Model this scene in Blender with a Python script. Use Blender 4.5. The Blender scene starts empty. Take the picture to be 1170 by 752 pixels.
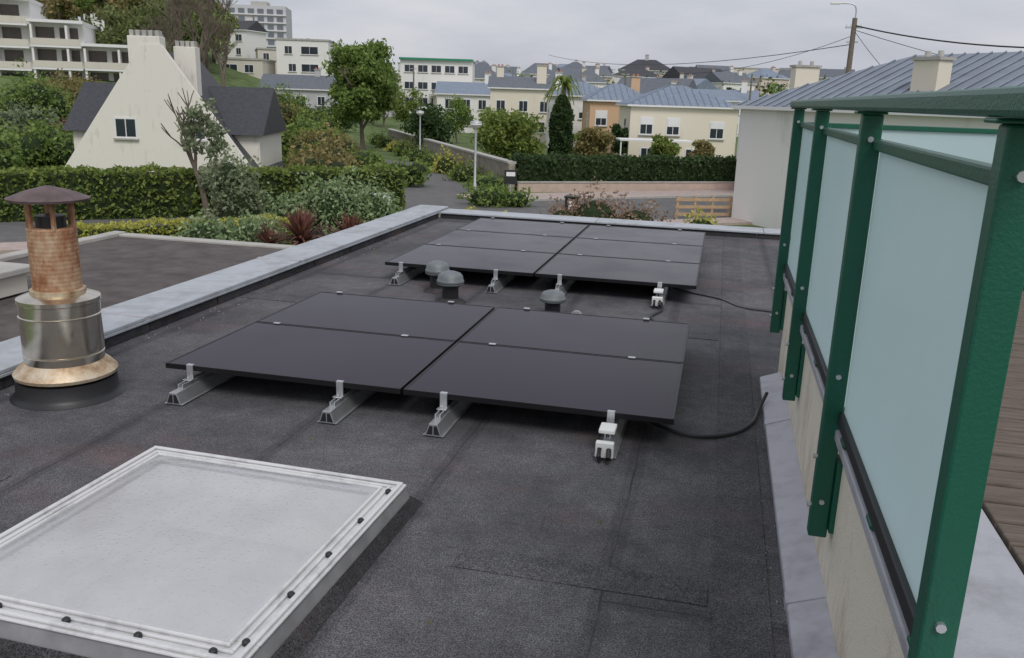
import bpy, math, random
import numpy as np
from mathutils import Matrix, Vector
random.seed(7); rng=np.random.default_rng(7)
scene=bpy.context.scene
COL=scene.collection

# ------------------------------------------------------------ materials
def nt(name):
    m=bpy.data.materials.new(name); m.use_nodes=True
    t=m.node_tree; b=t.nodes["Principled BSDF"]
    return m,t,b
def ramp(t,src,stops):
    r=t.nodes.new('ShaderNodeValToRGB'); e=r.color_ramp.elements
    e[0].position,e[0].color=stops[0][0],(*stops[0][1],1)
    e[1].position,e[1].color=stops[-1][0],(*stops[-1][1],1)
    for p,c in stops[1:-1]:
        x=e.new(p); x.color=(*c,1)
    t.links.new(src,r.inputs[0]); return r.outputs[0]
def mixc(t,fac,a,b,mode='MIX'):
    m=t.nodes.new('ShaderNodeMix'); m.data_type='RGBA'; m.blend_type=mode
    for i,v in ((0,fac),(6,a),(7,b)):
        if hasattr(v,'links'): t.links.new(v,m.inputs[i])
        else: m.inputs[i].default_value=v if i==0 else ((*v,1) if len(v)==3 else v)
    return m.outputs[2]
def coords(t,scale=(1,1,1)):
    c=t.nodes.new('ShaderNodeTexCoord'); mp=t.nodes.new('ShaderNodeMapping')
    mp.inputs['Scale'].default_value=scale
    t.links.new(c.outputs['Object'],mp.inputs[0]); return mp.outputs[0]
def noise(t,vec,scale,detail=5,rough=.6):
    n=t.nodes.new('ShaderNodeTexNoise'); n.inputs['Scale'].default_value=scale
    n.inputs['Detail'].default_value=detail; n.inputs['Roughness'].default_value=rough
    t.links.new(vec,n.inputs['Vector']); return n.outputs['Fac']
def bump(t,b,h,strength=.3,dist=.01):
    n=t.nodes.new('ShaderNodeBump'); n.inputs['Strength'].default_value=strength
    n.inputs['Distance'].default_value=dist
    t.links.new(h,n.inputs['Height']); t.links.new(n.outputs[0],b.inputs['Normal'])
def M(name,col,rough=.7,metal=0,var=.15,scale=3,bs=0,bd=.01,spec=.5,bscale=None):
    m,t,b=nt(name); b.inputs['Roughness'].default_value=rough; b.inputs['Metallic'].default_value=metal
    b.inputs['Specular IOR Level'].default_value=spec
    v=coords(t); n=noise(t,v,scale)
    lo=tuple(c*(1-var) for c in col); hi=tuple(min(1,c*(1+var)) for c in col)
    t.links.new(ramp(t,n,[(.3,lo),(.7,hi)]),b.inputs['Base Color'])
    if bs: bump(t,b,noise(t,v,bscale or scale*8),bs,bd)
    return m
def streaked(name,col,dirt,amount=.5,scale=1.0,lo=.24,hi=.42,metal=0,rough=.85):
    m,t,b=nt(name); b.inputs['Roughness'].default_value=rough; b.inputs['Metallic'].default_value=metal
    v=coords(t,(1,1,.15)); v2=coords(t)
    n1=noise(t,v,4*scale,6,.65); n2=noise(t,v2,1.1*scale,5,.6)
    mul=t.nodes.new('ShaderNodeMath'); mul.operation='MULTIPLY'; t.links.new(n1,mul.inputs[0]); t.links.new(n2,mul.inputs[1])
    f=ramp(t,mul.outputs[0],[(lo,(0,0,0)),(hi,(amount,)*3)])
    c=mixc(t,f,col,dirt)
    t.links.new(c,b.inputs['Base Color']); bump(t,b,noise(t,v2,60*scale),.35,.006)
    return m
def leafmat(name,cols,trans=.4,k=1.42):
    cols=[tuple(min(.8,(x*.86+.14*sum(c)/3)*k) for x in c) for c in cols]
    m,t,b=nt(name); b.inputs['Roughness'].default_value=.55; b.inputs['Specular IOR Level'].default_value=.3
    g=t.nodes.new('ShaderNodeNewGeometry')
    v=coords(t); n=noise(t,v,1.3,3)
    a=t.nodes.new('ShaderNodeMath'); a.operation='MULTIPLY_ADD'; a.inputs[1].default_value=.55
    t.links.new(g.outputs['Random Per Island'],a.inputs[0])
    s=t.nodes.new('ShaderNodeMath'); s.operation='MULTIPLY'; s.inputs[1].default_value=.5
    t.links.new(n,s.inputs[0]); t.links.new(s.outputs[0],a.inputs[2])
    kk=[(i/(len(cols)-1)*.75+.1,c) for i,c in enumerate(cols)]
    c=ramp(t,a.outputs[0],kk); t.links.new(c,b.inputs['Base Color'])
    tr=t.nodes.new('ShaderNodeBsdfTranslucent'); t.links.new(c,tr.inputs[0])
    mx=t.nodes.new('ShaderNodeMixShader'); mx.inputs[0].default_value=trans
    t.links.new(b.outputs[0],mx.inputs[1]); t.links.new(tr.outputs[0],mx.inputs[2])
    t.links.new(mx.outputs[0],t.nodes['Material Output'].inputs['Surface'])
    return m

def felt(name='bitumen_felt',k=1.0,seams=True):
    m,t,b=nt(name)
    v=coords(t)
    fine=noise(t,v,150,2,.8); med=noise(t,v,9,6,.7); big=noise(t,v,.9,5,.65); mm=noise(t,v,45,3,.7)
    base=ramp(t,med,[(.3,(.086*k,.085*k,.090*k)),(.7,(.132*k,.131*k,.138*k))])
    gr=ramp(t,fine,[(.38,(.30,.30,.30)),(.64,(1.75,1.75,1.78))])
    c=mixc(t,1.0,base,gr,'MULTIPLY')
    c=mixc(t,1.0,c,ramp(t,mm,[(.35,(.78,.78,.78)),(.65,(1.2,1.2,1.21))]),'MULTIPLY')
    pf=ramp(t,big,[(.40,(.72,.72,.73)),(.62,(1.2,1.2,1.2))])
    c=mixc(t,1.0,c,pf,'MULTIPLY')
    v2=coords(t,(1,1.8,1)); st=noise(t,v2,.55,4,.6)
    rf=ramp(t,st,[(.55,(0,0,0)),(.71,(.34,.34,.34))])
    c=mixc(t,rf,c,(.19,.09,.08))
    if seams:
        def brick(ms,sm):
            br=t.nodes.new('ShaderNodeTexBrick'); br.inputs['Scale'].default_value=1
            br.inputs['Brick Width'].default_value=5.3; br.inputs['Row Height'].default_value=.94
            br.inputs['Mortar Size'].default_value=ms; br.inputs['Mortar Smooth'].default_value=sm
            mp=t.nodes.new('ShaderNodeMapping'); mp.inputs['Rotation'].default_value=(0,0,math.radians(90)); mp.inputs['Location'].default_value=(.3,.28,0)
            w=t.nodes.new('ShaderNodeMix'); w.data_type='VECTOR'; w.inputs[0].default_value=.03
            nn=t.nodes.new('ShaderNodeTexNoise'); nn.inputs['Scale'].default_value=4; t.links.new(v,nn.inputs['Vector'])
            t.links.new(v,w.inputs[4]); t.links.new(nn.outputs['Color'],w.inputs[5])
            t.links.new(w.outputs[1],mp.inputs[0]); t.links.new(mp.outputs[0],br.inputs['Vector'])
            return br.outputs['Fac']
        wide=ramp(t,brick(.05,.25),[(0,(1,1,1)),(1,(.77,.77,.78))])
        c=mixc(t,1.0,c,wide,'MULTIPLY')
        brk=ramp(t,noise(t,v,2.2,4),[(.4,(.3,.3,.3)),(.6,(.85,.85,.85))])
        sf=mixc(t,1.0,ramp(t,brick(.008,.7),[(0,(0,0,0)),(1,(1,1,1))]),brk,'MULTIPLY')
        c=mixc(t,sf,c,(.03,.03,.033))
    t.links.new(c,b.inputs['Base Color'])
    b.inputs['Roughness'].default_value=.8; b.inputs['Specular IOR Level'].default_value=.3
    add=t.nodes.new('ShaderNodeMath'); add.operation='MULTIPLY_ADD'; add.inputs[1].default_value=3.0
    t.links.new(med,add.inputs[0]); t.links.new(fine,add.inputs[2])
    bump(t,b,add.outputs[0],.6,.006)
    return m
FELT=felt(); FELTD=felt('bitumen_flashing',.42,False); FELTL=felt('bitumen_lap',.85,False)
CAP=streaked('painted_metal_cap',(.43,.46,.50),(.24,.25,.25),.6,1.6,.2,.38,0,.5)
ALU=M('aluminium',(.62,.63,.65),.38,.8,.10,14)
WHITEP=M('white_plastic',(.8,.8,.78),.4,0,.04,5)
BLACKP=M('black_plastic',(.02,.02,.022),.45,0,.1,5)
PANELG,_t,_b=nt('solar_cell_glass')
_b.inputs['Specular IOR Level'].default_value=.11
_v=coords(_t); _n=noise(_t,_v,1.5,3); _d=noise(_t,_v,40,6,.75)
_t.links.new(mixc(_t,ramp(_t,_d,[(.5,(0,0,0)),(.85,(.35,)*3)]),ramp(_t,_n,[(.3,(.017,.010,.021)),(.7,(.024,.015,.029))]),(.055,.05,.055)),_b.inputs['Base Color'])
_t.links.new(ramp(_t,_n,[(.3,(.14,)*3),(.7,(.26,)*3)]),_b.inputs['Roughness'])
FRAMEB=M('black_frame',(.012,.012,.014),.4,.3,.1)
GREEN=streaked('green_paint',(.006,.105,.062),(.02,.06,.045),.6,2,rough=.38)
GLASSF,_t,_b=nt('frosted_glass')
_b.inputs['Roughness'].default_value=.3
_v=coords(_t,(1,1,.4)); _t.links.new(ramp(_t,noise(_t,_v,1.6,6),[(.3,(.62,.76,.765)),(.7,(.72,.84,.84))]),_b.inputs['Base Color'])
_tr=_t.nodes.new('ShaderNodeBsdfTranslucent'); _tr.inputs[0].default_value=(.84,.955,.96,1)
_mx=_t.nodes.new('ShaderNodeMixShader'); _mx.inputs[0].default_value=.5
_t.links.new(_b.outputs[0],_mx.inputs[1]); _t.links.new(_tr.outputs[0],_mx.inputs[2]); _t.links.new(_mx.outputs[0],_t.nodes['Material Output'].inputs[0])
STUCCO=streaked('cream_house_render',(.78,.75,.68),(.38,.33,.27),.5,1.0,.29,.45)
# terrace wall: patchy cream stucco, brown grime blotches and a few runs
WALLM,_t,_b=nt('stained_terrace_render'); _b.inputs['Roughness'].default_value=.9
_v=coords(_t,(1,1,.4)); _v2=coords(_t)
_g=_t.nodes.new('ShaderNodeSeparateXYZ'); _t.links.new(_v2,_g.inputs[0])
_m1=_t.nodes.new('ShaderNodeMath'); _m1.operation='MULTIPLY_ADD'; _m1.inputs[1].default_value=-.35; _m1.inputs[2].default_value=.14; _t.links.new(_g.outputs[2],_m1.inputs[0])
_m2=_t.nodes.new('ShaderNodeMath'); _m2.operation='ADD'; _t.links.new(noise(_t,_v,3.2,9,.72),_m2.inputs[0]); _t.links.new(_m1.outputs[0],_m2.inputs[1])
_c=mixc(_t,ramp(_t,_m2.outputs[0],[(.52,(0,0,0)),(.78,(.75,.75,.75))]),(.88,.82,.68),(.40,.28,.17))
_c=mixc(_t,ramp(_t,noise(_t,_v2,14,8,.75),[(.55,(0,0,0)),(.8,(.45,.45,.45))]),_c,(.46,.42,.35))
_t.links.new(_c,_b.inputs['Base Color']); bump(_t,_b,noise(_t,_v2,90,5,.75),.8,.010)
STUCCOW=streaked('white_render',(.80,.79,.76),(.45,.43,.40),.4,.3,.3,.45)
CREAM=streaked('cream_render',(.76,.70,.58),(.5,.45,.37),.35,.3,.3,.45)
ORANGE=streaked('orange_render',(.62,.42,.27),(.42,.30,.2),.35,.3,.3,.45)
BEIGE=streaked('beige_render',(.64,.60,.53),(.38,.35,.31),.4,.3,.3,.45)
PINKR=streaked('rose_render',(.66,.56,.50),(.4,.34,.3),.4,.3,.3,.45)
GREYW=M('grey_render',(.45,.46,.47),.8,0,.1,1)
SLATE=M('slate_roof',(.045,.047,.056),.6,0,.3,6,.3,.02)
BLUER=M('blue_slate_roof',(.19,.235,.305),.5,0,.2,3,.2,.02)
GREYR=M('grey_slate_roof',(.12,.135,.16),.6,0,.25,3,.2,.02)
ZINC=M('zinc_roof',(.22,.255,.31),.42,.35,.15,1.2)
DARKROOF=M('brown_felt',(.092,.078,.074),.9,0,.35,2.5,.3,.01)
WINDOW=M('window_glass',(.03,.04,.05),.1,0,.2,1)
WFRAME=M('window_frame',(.78,.78,.78),.5,0,.03)
ASPHALT=M('asphalt',(.13,.128,.13),.9,0,.2,2,.3,.01,bscale=40)
PAVE=M('pavement',(.42,.34,.31),.9,0,.15,3)
KERB=M('kerb_stone',(.42,.41,.38),.9,0,.1,4)
GRASS=M('grass',(.095,.14,.042),.95,0,.45,.8,.5,.05)
HEDGE=leafmat('hedge_leaves',[(.045,.08,.012),(.12,.175,.025),(.24,.29,.05)])
BRIGHT=leafmat('spring_leaves',[(.05,.10,.015),(.13,.20,.035),(.24,.32,.07)],.45)
DARKG=leafmat('dark_leaves',[(.015,.035,.01),(.035,.07,.02),(.065,.11,.03)])
YELLOW=leafmat('yellow_leaves',[(.16,.18,.02),(.34,.34,.04),(.46,.44,.08)])
VARIEG=leafmat('variegated_leaves',[(.07,.12,.04),(.17,.25,.10),(.36,.42,.24)])
GREYG=leafmat('greygreen_leaves',[(.06,.08,.035),(.15,.19,.10),(.27,.31,.18)])
RUST=leafmat('russet_leaves',[(.06,.025,.02),(.15,.055,.04),(.26,.12,.08)])
OLIVE=leafmat('olive_leaves',[(.07,.07,.02),(.18,.16,.05),(.34,.25,.09)])
HILLG=leafmat('woodland_leaves',[(.07,.085,.03),(.14,.17,.05),(.22,.26,.09)],.5)
DRY=leafmat('dry_twigs',[(.10,.06,.04),(.24,.15,.10),(.38,.27,.19)])
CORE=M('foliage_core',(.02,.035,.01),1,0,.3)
BARK=M('bark',(.16,.13,.10),.95,0,.3,5,.4,.02)
STONE=M('stone_wall',(.30,.27,.22),.95,0,.35,2.5,.5,.03)
CHROME,_t,_b=nt('stained_stainless_steel')
_v=coords(_t,(1,1,.35)); _v2=coords(_t)
_st=ramp(_t,noise(_t,_v,4,7,.65),[(.53,(0,0,0)),(.74,(.6,.6,.6))])
_t.links.new(mixc(_t,_st,(.66,.61,.52),(.38,.24,.12)),_b.inputs['Base Color'])
_t.links.new(mixc(_t,_st,(.97,)*3,(.55,)*3),_b.inputs['Metallic'])
_t.links.new(ramp(_t,noise(_t,_v2,9,6),[(.3,(.12,)*3),(.7,(.28,)*3)]),_b.inputs['Roughness'])
bump(_t,_b,noise(_t,_v2,4,2),.3,.012)
RUSTY,_t,_b=nt('rusty_steel'); _b.inputs['Roughness'].default_value=.75;_b.inputs['Metallic'].default_value=.2
_v=coords(_t,(1,1,.6)); _t.links.new(ramp(_t,noise(_t,_v,6,9,.75),[(.3,(.15,.055,.025)),(.44,(.33,.15,.075)),(.56,(.48,.32,.20)),(.72,(.60,.52,.42))]),_b.inputs['Base Color']); bump(_t,_b,noise(_t,_v,30,5),.4,.005)
BRASS,_t,_b=nt('tarnished_collar'); _b.inputs['Roughness'].default_value=.5;_b.inputs['Metallic'].default_value=.5
_v=coords(_t); _t.links.new(ramp(_t,noise(_t,_v,6,6,.7),[(.3,(.24,.12,.05)),(.48,(.55,.42,.28)),(.66,(.72,.66,.54))]),_b.inputs['Base Color'])
VENT=M('grey_vent_plastic',(.15,.17,.18),.5,0,.2,12)
LEAD=streaked('zinc_flashing',(.47,.47,.51),(.27,.26,.28),.7,1.8,.22,.4,.2,.5)
KERBG=M('weathered_kerb',(.28,.28,.29),.6,.2,.25,6)
DECK,_t,_b=nt('weathered_deck'); _b.inputs['Roughness'].default_value=.8
_v=coords(_t,(1,12,1)); _t.links.new(ramp(_t,noise(_t,_v,4,6,.7),[(.3,(.07,.052,.042)),(.7,(.20,.155,.125))]),_b.inputs['Base Color'])
CONC=M('concrete',(.42,.41,.38),.9,0,.15,2)
WOODP=M('weathered_pole',(.18,.15,.12),.9,0,.2,5)
TANW=M('tan_wood',(.48,.33,.2),.8,0,.15,5)
GALV=M('galvanised_steel',(.5,.52,.53),.45,.5,.08,4)
CABM=M('cabinet_paint',(.45,.5,.53),.6,0,.05)
BROWNG=M('brown_glazing',(.09,.07,.06),.25,0,.2,1)
TERRA=M('terracotta',(.42,.2,.11),.8)
ACRYL,_t,_b=nt('frosted_acrylic'); _b.inputs['Specular IOR Level'].default_value=.6
_v=coords(_t); _n=noise(_t,_v,2.2,5,.6)
_t.links.new(ramp(_t,_n,[(.3,(.56,.56,.58)),(.7,(.72,.72,.735))]),_b.inputs['Base Color'])
_t.links.new(ramp(_t,noise(_t,_v,25,6,.7),[(.4,(.05,)*3),(.7,(.3,)*3)]),_b.inputs['Roughness'])
_drop=_t.nodes.new('ShaderNodeTexVoronoi'); _drop.inputs['Scale'].default_value=45; _t.links.new(_v,_drop.inputs['Vector'])
bump(_t,_b,ramp(_t,_drop.outputs['Distance'],[(.0,(1,1,1)),(.35,(0,0,0))]),.5,.004)
_tp=_t.nodes.new('ShaderNodeBsdfTransparent'); _tp.inputs[0].default_value=(.9,.9,.92,1)
_mx=_t.nodes.new('ShaderNodeMixShader'); _mx.inputs[0].default_value=.36
_t.links.new(_b.outputs[0],_mx.inputs[1]); _t.links.new(_tp.outputs[0],_mx.inputs[2]); _t.links.new(_mx.outputs[0],_t.nodes['Material Output'].inputs[0])
DROPS=streaked('water_stained_frame',(.74,.74,.745),(.45,.45,.45),.6,4,.24,.4,.2,.3)

# ------------------------------------------------------------ builder
class Obj:
    def __init__(s,name,loc=(0,0,0),rot=0):
        s.name=name; s.loc=loc; s.rot=rot; s.parts={}
    def part(s,name,mat,bevel=0,smooth=False):
        if name not in s.parts: s.parts[name]=dict(v=[],f=[],mat=mat,bevel=bevel,smooth=smooth)
        s.cur=s.parts[name]; return s
    def add(s,vs,fs):
        o=len(s.cur['v']); s.cur['v']+= [tuple(map(float,v)) for v in vs]; s.cur['f']+=[tuple(o+i for i in f) for f in fs]; return s
    def box(s,x0,x1,y0,y1,z0,z1):
        vs=[(x,y,z) for z in (z0,z1) for x,y in ((x0,y0),(x1,y0),(x1,y1),(x0,y1))]
        return s.add(vs,[(0,3,2,1),(4,5,6,7),(0,1,5,4),(1,2,6,5),(2,3,7,6),(3,0,4,7)])
    def prism(s,poly,axis,a,b):
        f={'y':lambda u,v,w:(u,w,v),'x':lambda u,v,w:(w,u,v),'z':lambda u,v,w:(u,v,w)}[axis]
        n=len(poly); vs=[f(u,v,a) for u,v in poly]+[f(u,v,b) for u,v in poly]
        return s.add(vs,[tuple(range(n))[::-1],tuple(range(n,2*n))]+[(i,(i+1)%n,n+(i+1)%n,n+i) for i in range(n)])
    def lathe(s,x,y,prof,n=32):
        vs=[];fs=[]
        for r,z in prof:
            for i in range(n):
                a=2*math.pi*i/n; vs.append((x+r*math.cos(a),y+r*math.sin(a),z))
        for k in range(len(prof)-1):
            for i in range(n):
                j=(i+1)%n; fs.append((k*n+i,k*n+j,(k+1)*n+j,(k+1)*n+i))
        fs.append(tuple(range(n))[::-1]); fs.append(tuple(range((len(prof)-1)*n,len(prof)*n)))
        return s.add(vs,fs)
    def tube(s,pts,r0,r1=None,n=8):
        r1=r0 if r1 is None else r1
        pts=[Vector(p) for p in pts]; vs=[];fs=[];L=len(pts)
        for k,p in enumerate(pts):
            d=(pts[min(k+1,L-1)]-pts[max(k-1,0)]).normalized()
            u=d.cross(Vector((0,0,1)) if abs(d.z)<.95 else Vector((1,0,0))).normalized(); w=d.cross(u)
            r=r0+(r1-r0)*k/max(1,L-1)
            for i in range(n):
                a=2*math.pi*i/n; q=p+u*r*math.cos(a)+w*r*math.sin(a); vs.append(q[:])
        for k in range(L-1):
            for i in range(n):
                j=(i+1)%n; fs.append((k*n+i,k*n+j,(k+1)*n+j,(k+1)*n+i))
        fs.append(tuple(range(n))[::-1]); fs.append(tuple(range((L-1)*n,L*n)))
        return s.add(vs,fs)
    def leaves(s,P,size,up=0.0):
        P=np.asarray(P); n=len(P)
        sz=size*rng.uniform(.6,1.4,(n,1))
        a=rng.normal(size=(n,3)); a/=np.linalg.norm(a,axis=1,keepdims=True)
        b=rng.normal(size=(n,3)); b-=a*(a*b).sum(1,keepdims=True); b/=np.linalg.norm(b,axis=1,keepdims=True)
        V=np.stack([P-a*sz,P+b*sz*.55,P+a*sz,P-b*sz*.55],1).reshape(-1,3)
        o=len(s.cur['v']); s.cur['v']+=list(map(tuple,V.tolist()))
        s.cur['f']+=[(o+4*i,o+4*i+1,o+4*i+2,o+4*i+3) for i in range(n)]
        return s
    def done(s):
        parts=list(s.parts.items()); root=None
        if len(parts)>1:
            root=bpy.data.objects.new(s.name,None); COL.objects.link(root); root.location=s.loc; root.rotation_euler=(0,0,s.rot); root.empty_display_size=.3
        for pn,p in parts:
            me=bpy.data.meshes.new(pn); me.from_pydata(p['v'],[],p['f']); me.materials.append(p['mat']); me.update()
            ob=bpy.data.objects.new(pn if root else s.name,me); COL.objects.link(ob)
            if root: ob.parent=root
            else: ob.location=s.loc; ob.rotation_euler=(0,0,s.rot)
            if p['bevel']:
                b=ob.modifiers.new('bevel','BEVEL'); b.width=p['bevel']; b.segments=2; b.limit_method='ANGLE'
            if p['smooth']:
                for q in me.polygons: q.use_smooth=True
                e=ob.modifiers.new('split','EDGE_SPLIT'); e.split_angle=math.radians(38)
        return root

# ------------------------------------------------------------ camera
f,pit,yaw,roll=989.2,math.radians(14.966),math.radians(13.059),math.radians(1.85)
F=Vector((-math.sin(yaw)*math.cos(pit),math.cos(yaw)*math.cos(pit),-math.sin(pit)))
R0=Vector((math.cos(yaw),math.sin(yaw),0)); D0=F.cross(R0)
R=R0*math.cos(roll)-D0*math.sin(roll); D=F.cross(R)
cam=bpy.data.cameras.new('camera'); co=bpy.data.objects.new('camera',cam); COL.objects.link(co)
U=-D; B=-F
co.matrix_world=Matrix(((R.x,U.x,B.x,0),(R.y,U.y,B.y,0),(R.z,U.z,B.z,1.9),(0,0,0,1)))
cam.sensor_width=36; cam.lens=f/1170*36; cam.clip_end=6000; cam.clip_start=.05
scene.camera=co

# ------------------------------------------------------------ terrain
def ss(x): x=max(0,min(1,x)); return x*x*(3-2*x)
def gz(x,y):
    d=math.hypot(x,y); z=-3.5
    if y>110: z+=min(y-110,90)*.05+max(0,min(y-200,100))*.045
    if y>5: z+=13*ss((-x/max(y,1)-.35)/.4)*ss((d-70)/120)
    return z
g=Obj('ground').part('ground',GRASS)
xs=[-2500,-900,-450]+list(range(-300,301,12))+[450,900,2500]
ys=[-300,-50]+list(range(0,401,10))+[600,1200,3000]
vs=[(x,y,gz(x,y)) for y in ys for x in xs]; nx=len(xs)
g.add(vs,[(j*nx+i,j*nx+i+1,(j+1)*nx+i+1,(j+1)*nx+i) for j in range(len(ys)-1) for i in range(nx-1)]); g.done()

def strip(name,mat,pts,w,z=.01,step=0):
    o=Obj(name).part(name,mat); P=[Vector(p) for p in pts]; L=[];Rr=[]
    for k,p in enumerate(P):
        d=(P[min(k+1,len(P)-1)]-P[max(k-1,0)]).normalized(); n=Vector((-d.y,d.x))
        L.append(p+n*w/2); Rr.append(p-n*w/2)
    for k in range(len(P)-1):
        q=[L[k],Rr[k],Rr[k+1],L[k+1]]; zz=-3.5+z
        if step: 
            o.add([(a.x,a.y,zz-step) for a in q]+[(a.x,a.y,zz) for a in q],[(4,5,6,7),(0,1,5,4),(1,2,6,5),(2,3,7,6),(3,0,4,7)])
        else: o.add([(a.x,a.y,zz) for a in q],[(0,1,2,3)])
    o.done()
dx,dy=.784,.62; nxx,nyy=.62,-.784
def st(s_,n_): return (-26.8+dx*s_+nxx*n_, 30+dy*s_+nyy*n_)
strip('road',ASPHALT,[st(-60,3.2),st(10,3.2),st(60,3.2)],6.4,.008)
strip('side_road',ASPHALT,[(-11,38),(-15,45),(-20,56),(-29.2,76),(-40,98)],4.8,.012)
strip('pavement',PAVE,[st(20,-3.6),st(60,-3.6)],2.6,.12,.12)
strip('kerb',KERB,[st(20,-2.2),st(60,-2.2)],.18,.125,.12)
strip('road_forecourt',ASPHALT,[st(13,-1.0),st(60,-1.0)],2.2,.016)
strip('near_pavement',PAVE,[st(-60,7.4),st(60,7.4)],1.6,.12,.12)
strip('road_marking',WFRAME,[st(14,1.2),st(14.3,1.2)],3.0,.02)

# ------------------------------------------------------------ our building
b=Obj('flat_roof_building')
b.part('roof_felt',FELT).box(-4.36,9,-2,13.26,-.25,0)
b.part('facade',STUCCOW).box(-4.7,9,-2,13.55,-3.6,-.26)
b.part('parapet_core',STUCCOW).box(-4.74,-4.36,-2,13.6,-.26,.10).box(-4.36,9,13.26,13.6,-.26,.07)
b.part('felt_upstand',FELTD,.006)
y=-2.0
while y<13.2:
    y2=min(y+.98,13.2); b.box(-4.362,-4.325+random.uniform(0,.008),y+.008,y2-.008,0.001,.102); y=y2
x=-4.3
while x<8.9:
    b.box(x+.006,x+.97,13.22,13.262,.001,.072); x+=.98
b.part('parapet_cap',CAP,.006)
y=-2.0
while y<13.1:
    y2=min(y+2.6,13.19); b.box(-4.80,-4.31,y+.003,y2-.003,.106,.135); y=y2
b.part('cap_drip_edge',CAP,.003).box(-4.314,-4.304,-2,13.19,.085,.1055)
b.part('corner_cap',CAP,.006).box(-4.80,-4.31,13.195,13.66,.106,.138)
b.part('end_cap',CAP,.006)
x=-4.305
while x<8.9: b.box(x+.003,x+2.497,13.195,13.66,.074,.103); x+=2.5
b.part('cap_joints',LEAD)
y=.6
while y<13: b.box(-4.803,-4.307,y-.03,y+.03,.10,.139); y+=2.6
b.done()
lp=Obj('felt_lap_strips').part('felt_lap_strips',FELTL,.002)
lp.box(.12,.34,-1,13.1,0.001,.006).box(-4.3,.1,7.15,7.4,.001,.005).box(-4.3,-3.3,3.05,3.3,.001,.005).box(-4.3,.12,12.9,13.15,.001,.006)
lp.box(-1.55,-1.35,-1,1.9,.001,.005).box(-.95,.1,3.1,3.28,.001,.005)
lp.done()
gr=Obj('roof_grit')
gr.part('pebbles',KERBG)
def peb(x,y,r):
    pts=[(x+r*math.cos(a)*random.uniform(.7,1.2),y+r*math.sin(a)*random.uniform(.7,1.2)) for a in (0,1.26,2.5,3.77,5.0)]
    n=5; gr.add([(px,py,.001) for px,py in pts]+[((px+x)/2,(py+y)/2,.001+r*.9) for px,py in pts],[(5,6,7,8,9)]+[(i,(i+1)%n,n+(i+1)%n,n+i) for i in range(n)])
for k in range(260):
    q=random.random()
    if q<.4: peb(random.gauss(.34,.05),random.uniform(1.5,6.2),random.uniform(.003,.007))
    elif q<.7: peb(-4.28+abs(random.gauss(0,.08)),random.uniform(2,13),random.uniform(.004,.009))
    else: peb(random.uniform(-4,.3),random.uniform(1.6,8),random.uniform(.002,.005))
gr.part('dead_leaves',OLIVE)
P=[]
for k in range(70):
    P.append((-4.27+abs(random.gauss(0,.12)),random.uniform(2,13),.008) if random.random()<.5 else (random.uniform(-4,.3),random.uniform(2,13),.008))
gr.leaves(P,.013); gr.done()

# terrace block
tb=Obj('terrace_block')
tb.part('terrace_wall',WALLM,.01).box(.54,6.5,-2,6.40,.0,.70)
tb.part('wall_coping',LEAD,.006).box(.50,.86,-2,6.45,.703,.745)
tb.part('base_flashing',LEAD,.008).add([(.40,y,z) for y in (-2,6.15) for z in (0,.03)]+[(.545,y,z) for y in (-2,6.15) for z in (0,.085)],[(0,1,3,2),(4,6,7,5),(1,5,7,3),(0,4,5,1),(2,3,7,6)])
tb.part('flashing_joint',LEAD,.002)
for yy in (1.2,3.2,5.2): tb.add([(.395,yy+a,z) for a in (-.04,.04) for z in (0,.034)]+[(.543,yy+a,z) for a in (-.04,.04) for z in (0,.089)],[(0,1,3,2),(4,6,7,5),(1,5,7,3),(0,4,5,1),(2,3,7,6)])
tb.part('deck_boards',DECK,.006)
y=-1.9
while y<6.3: tb.box(.87,6.3,y,y+.125,.706,.75); y+=.14
tb.part('deck_void',BLACKP).box(.865,6.35,-1.95,6.3,.7005,.7055)
tb.done()

# glass railing
r=Obj('glass_railing')
posts=[1.64,3.25,4.88,6.42]
X0,X1=.452,.52
r.part('posts',GREEN,.006)
for py in posts: r.box(X0,X1,py-.03,py+.03,.30,1.883)
r.part('handrail',GREEN,.012).box(.425,.535,1.1,6.50,1.893,1.942)
r.part('upper_rail',GREEN,.005)
for a,c in zip(posts[:-1],posts[1:]): r.box(.495,.54,a+.032,c-.032,1.765,1.80)
r.part('lower_rail',BLACKP,.004)
for a,c in zip(posts[:-1],posts[1:]): r.box(.503,.545,a+.032,c-.032,.765,.815)
r.part('glass_panes',GLASSF)
for a,c in zip(posts[:-1],posts[1:]): r.box(.521,.533,a+.034,c-.034,.8155,1.764)
r.part('bolts',ALU,0,True)
for py in posts:
    for z in (1.80,.95,.45): r.tube([(.485,py-.040,z),(.485,py-.028,z)],.010)
    for z in (.62,.42): r.tube([(X0-.013,py,z),(X0+.003,py,z)],.010)
r.part('brackets',GREEN,.004)
for py in posts:
    r.box(.521,.556,py-.05,py+.05,.33,.62); r.box(.43,.53,py-.04,py+.04,1.8835,1.8925)
for a,c in zip(posts[:-1],posts[1:]):
    for k in (.12,.5,.88):
        yy=a+(c-a)*k; r.box(.50,.555,yy-.04,yy+.04,.748,.764)
r.part('return_handrail',GREEN,.01).box(.54,6.2,6.40,6.50,1.893,1.942)
r.part('return_rail',GREEN,.004).box(.525,6.2,6.43,6.47,1.765,1.80)
r.part('return_posts',GREEN,.004)
for px_ in (2.1,3.7,5.3): r.box(px_-.03,px_+.03,6.40,6.50,.5,1.892)
r.part('return_glass',GLASSF)
for a,c in ((.6,2.06),(2.14,3.66),(3.74,5.26)): r.box(a,c,6.445,6.455,.815,1.764)
r.done()

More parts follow.
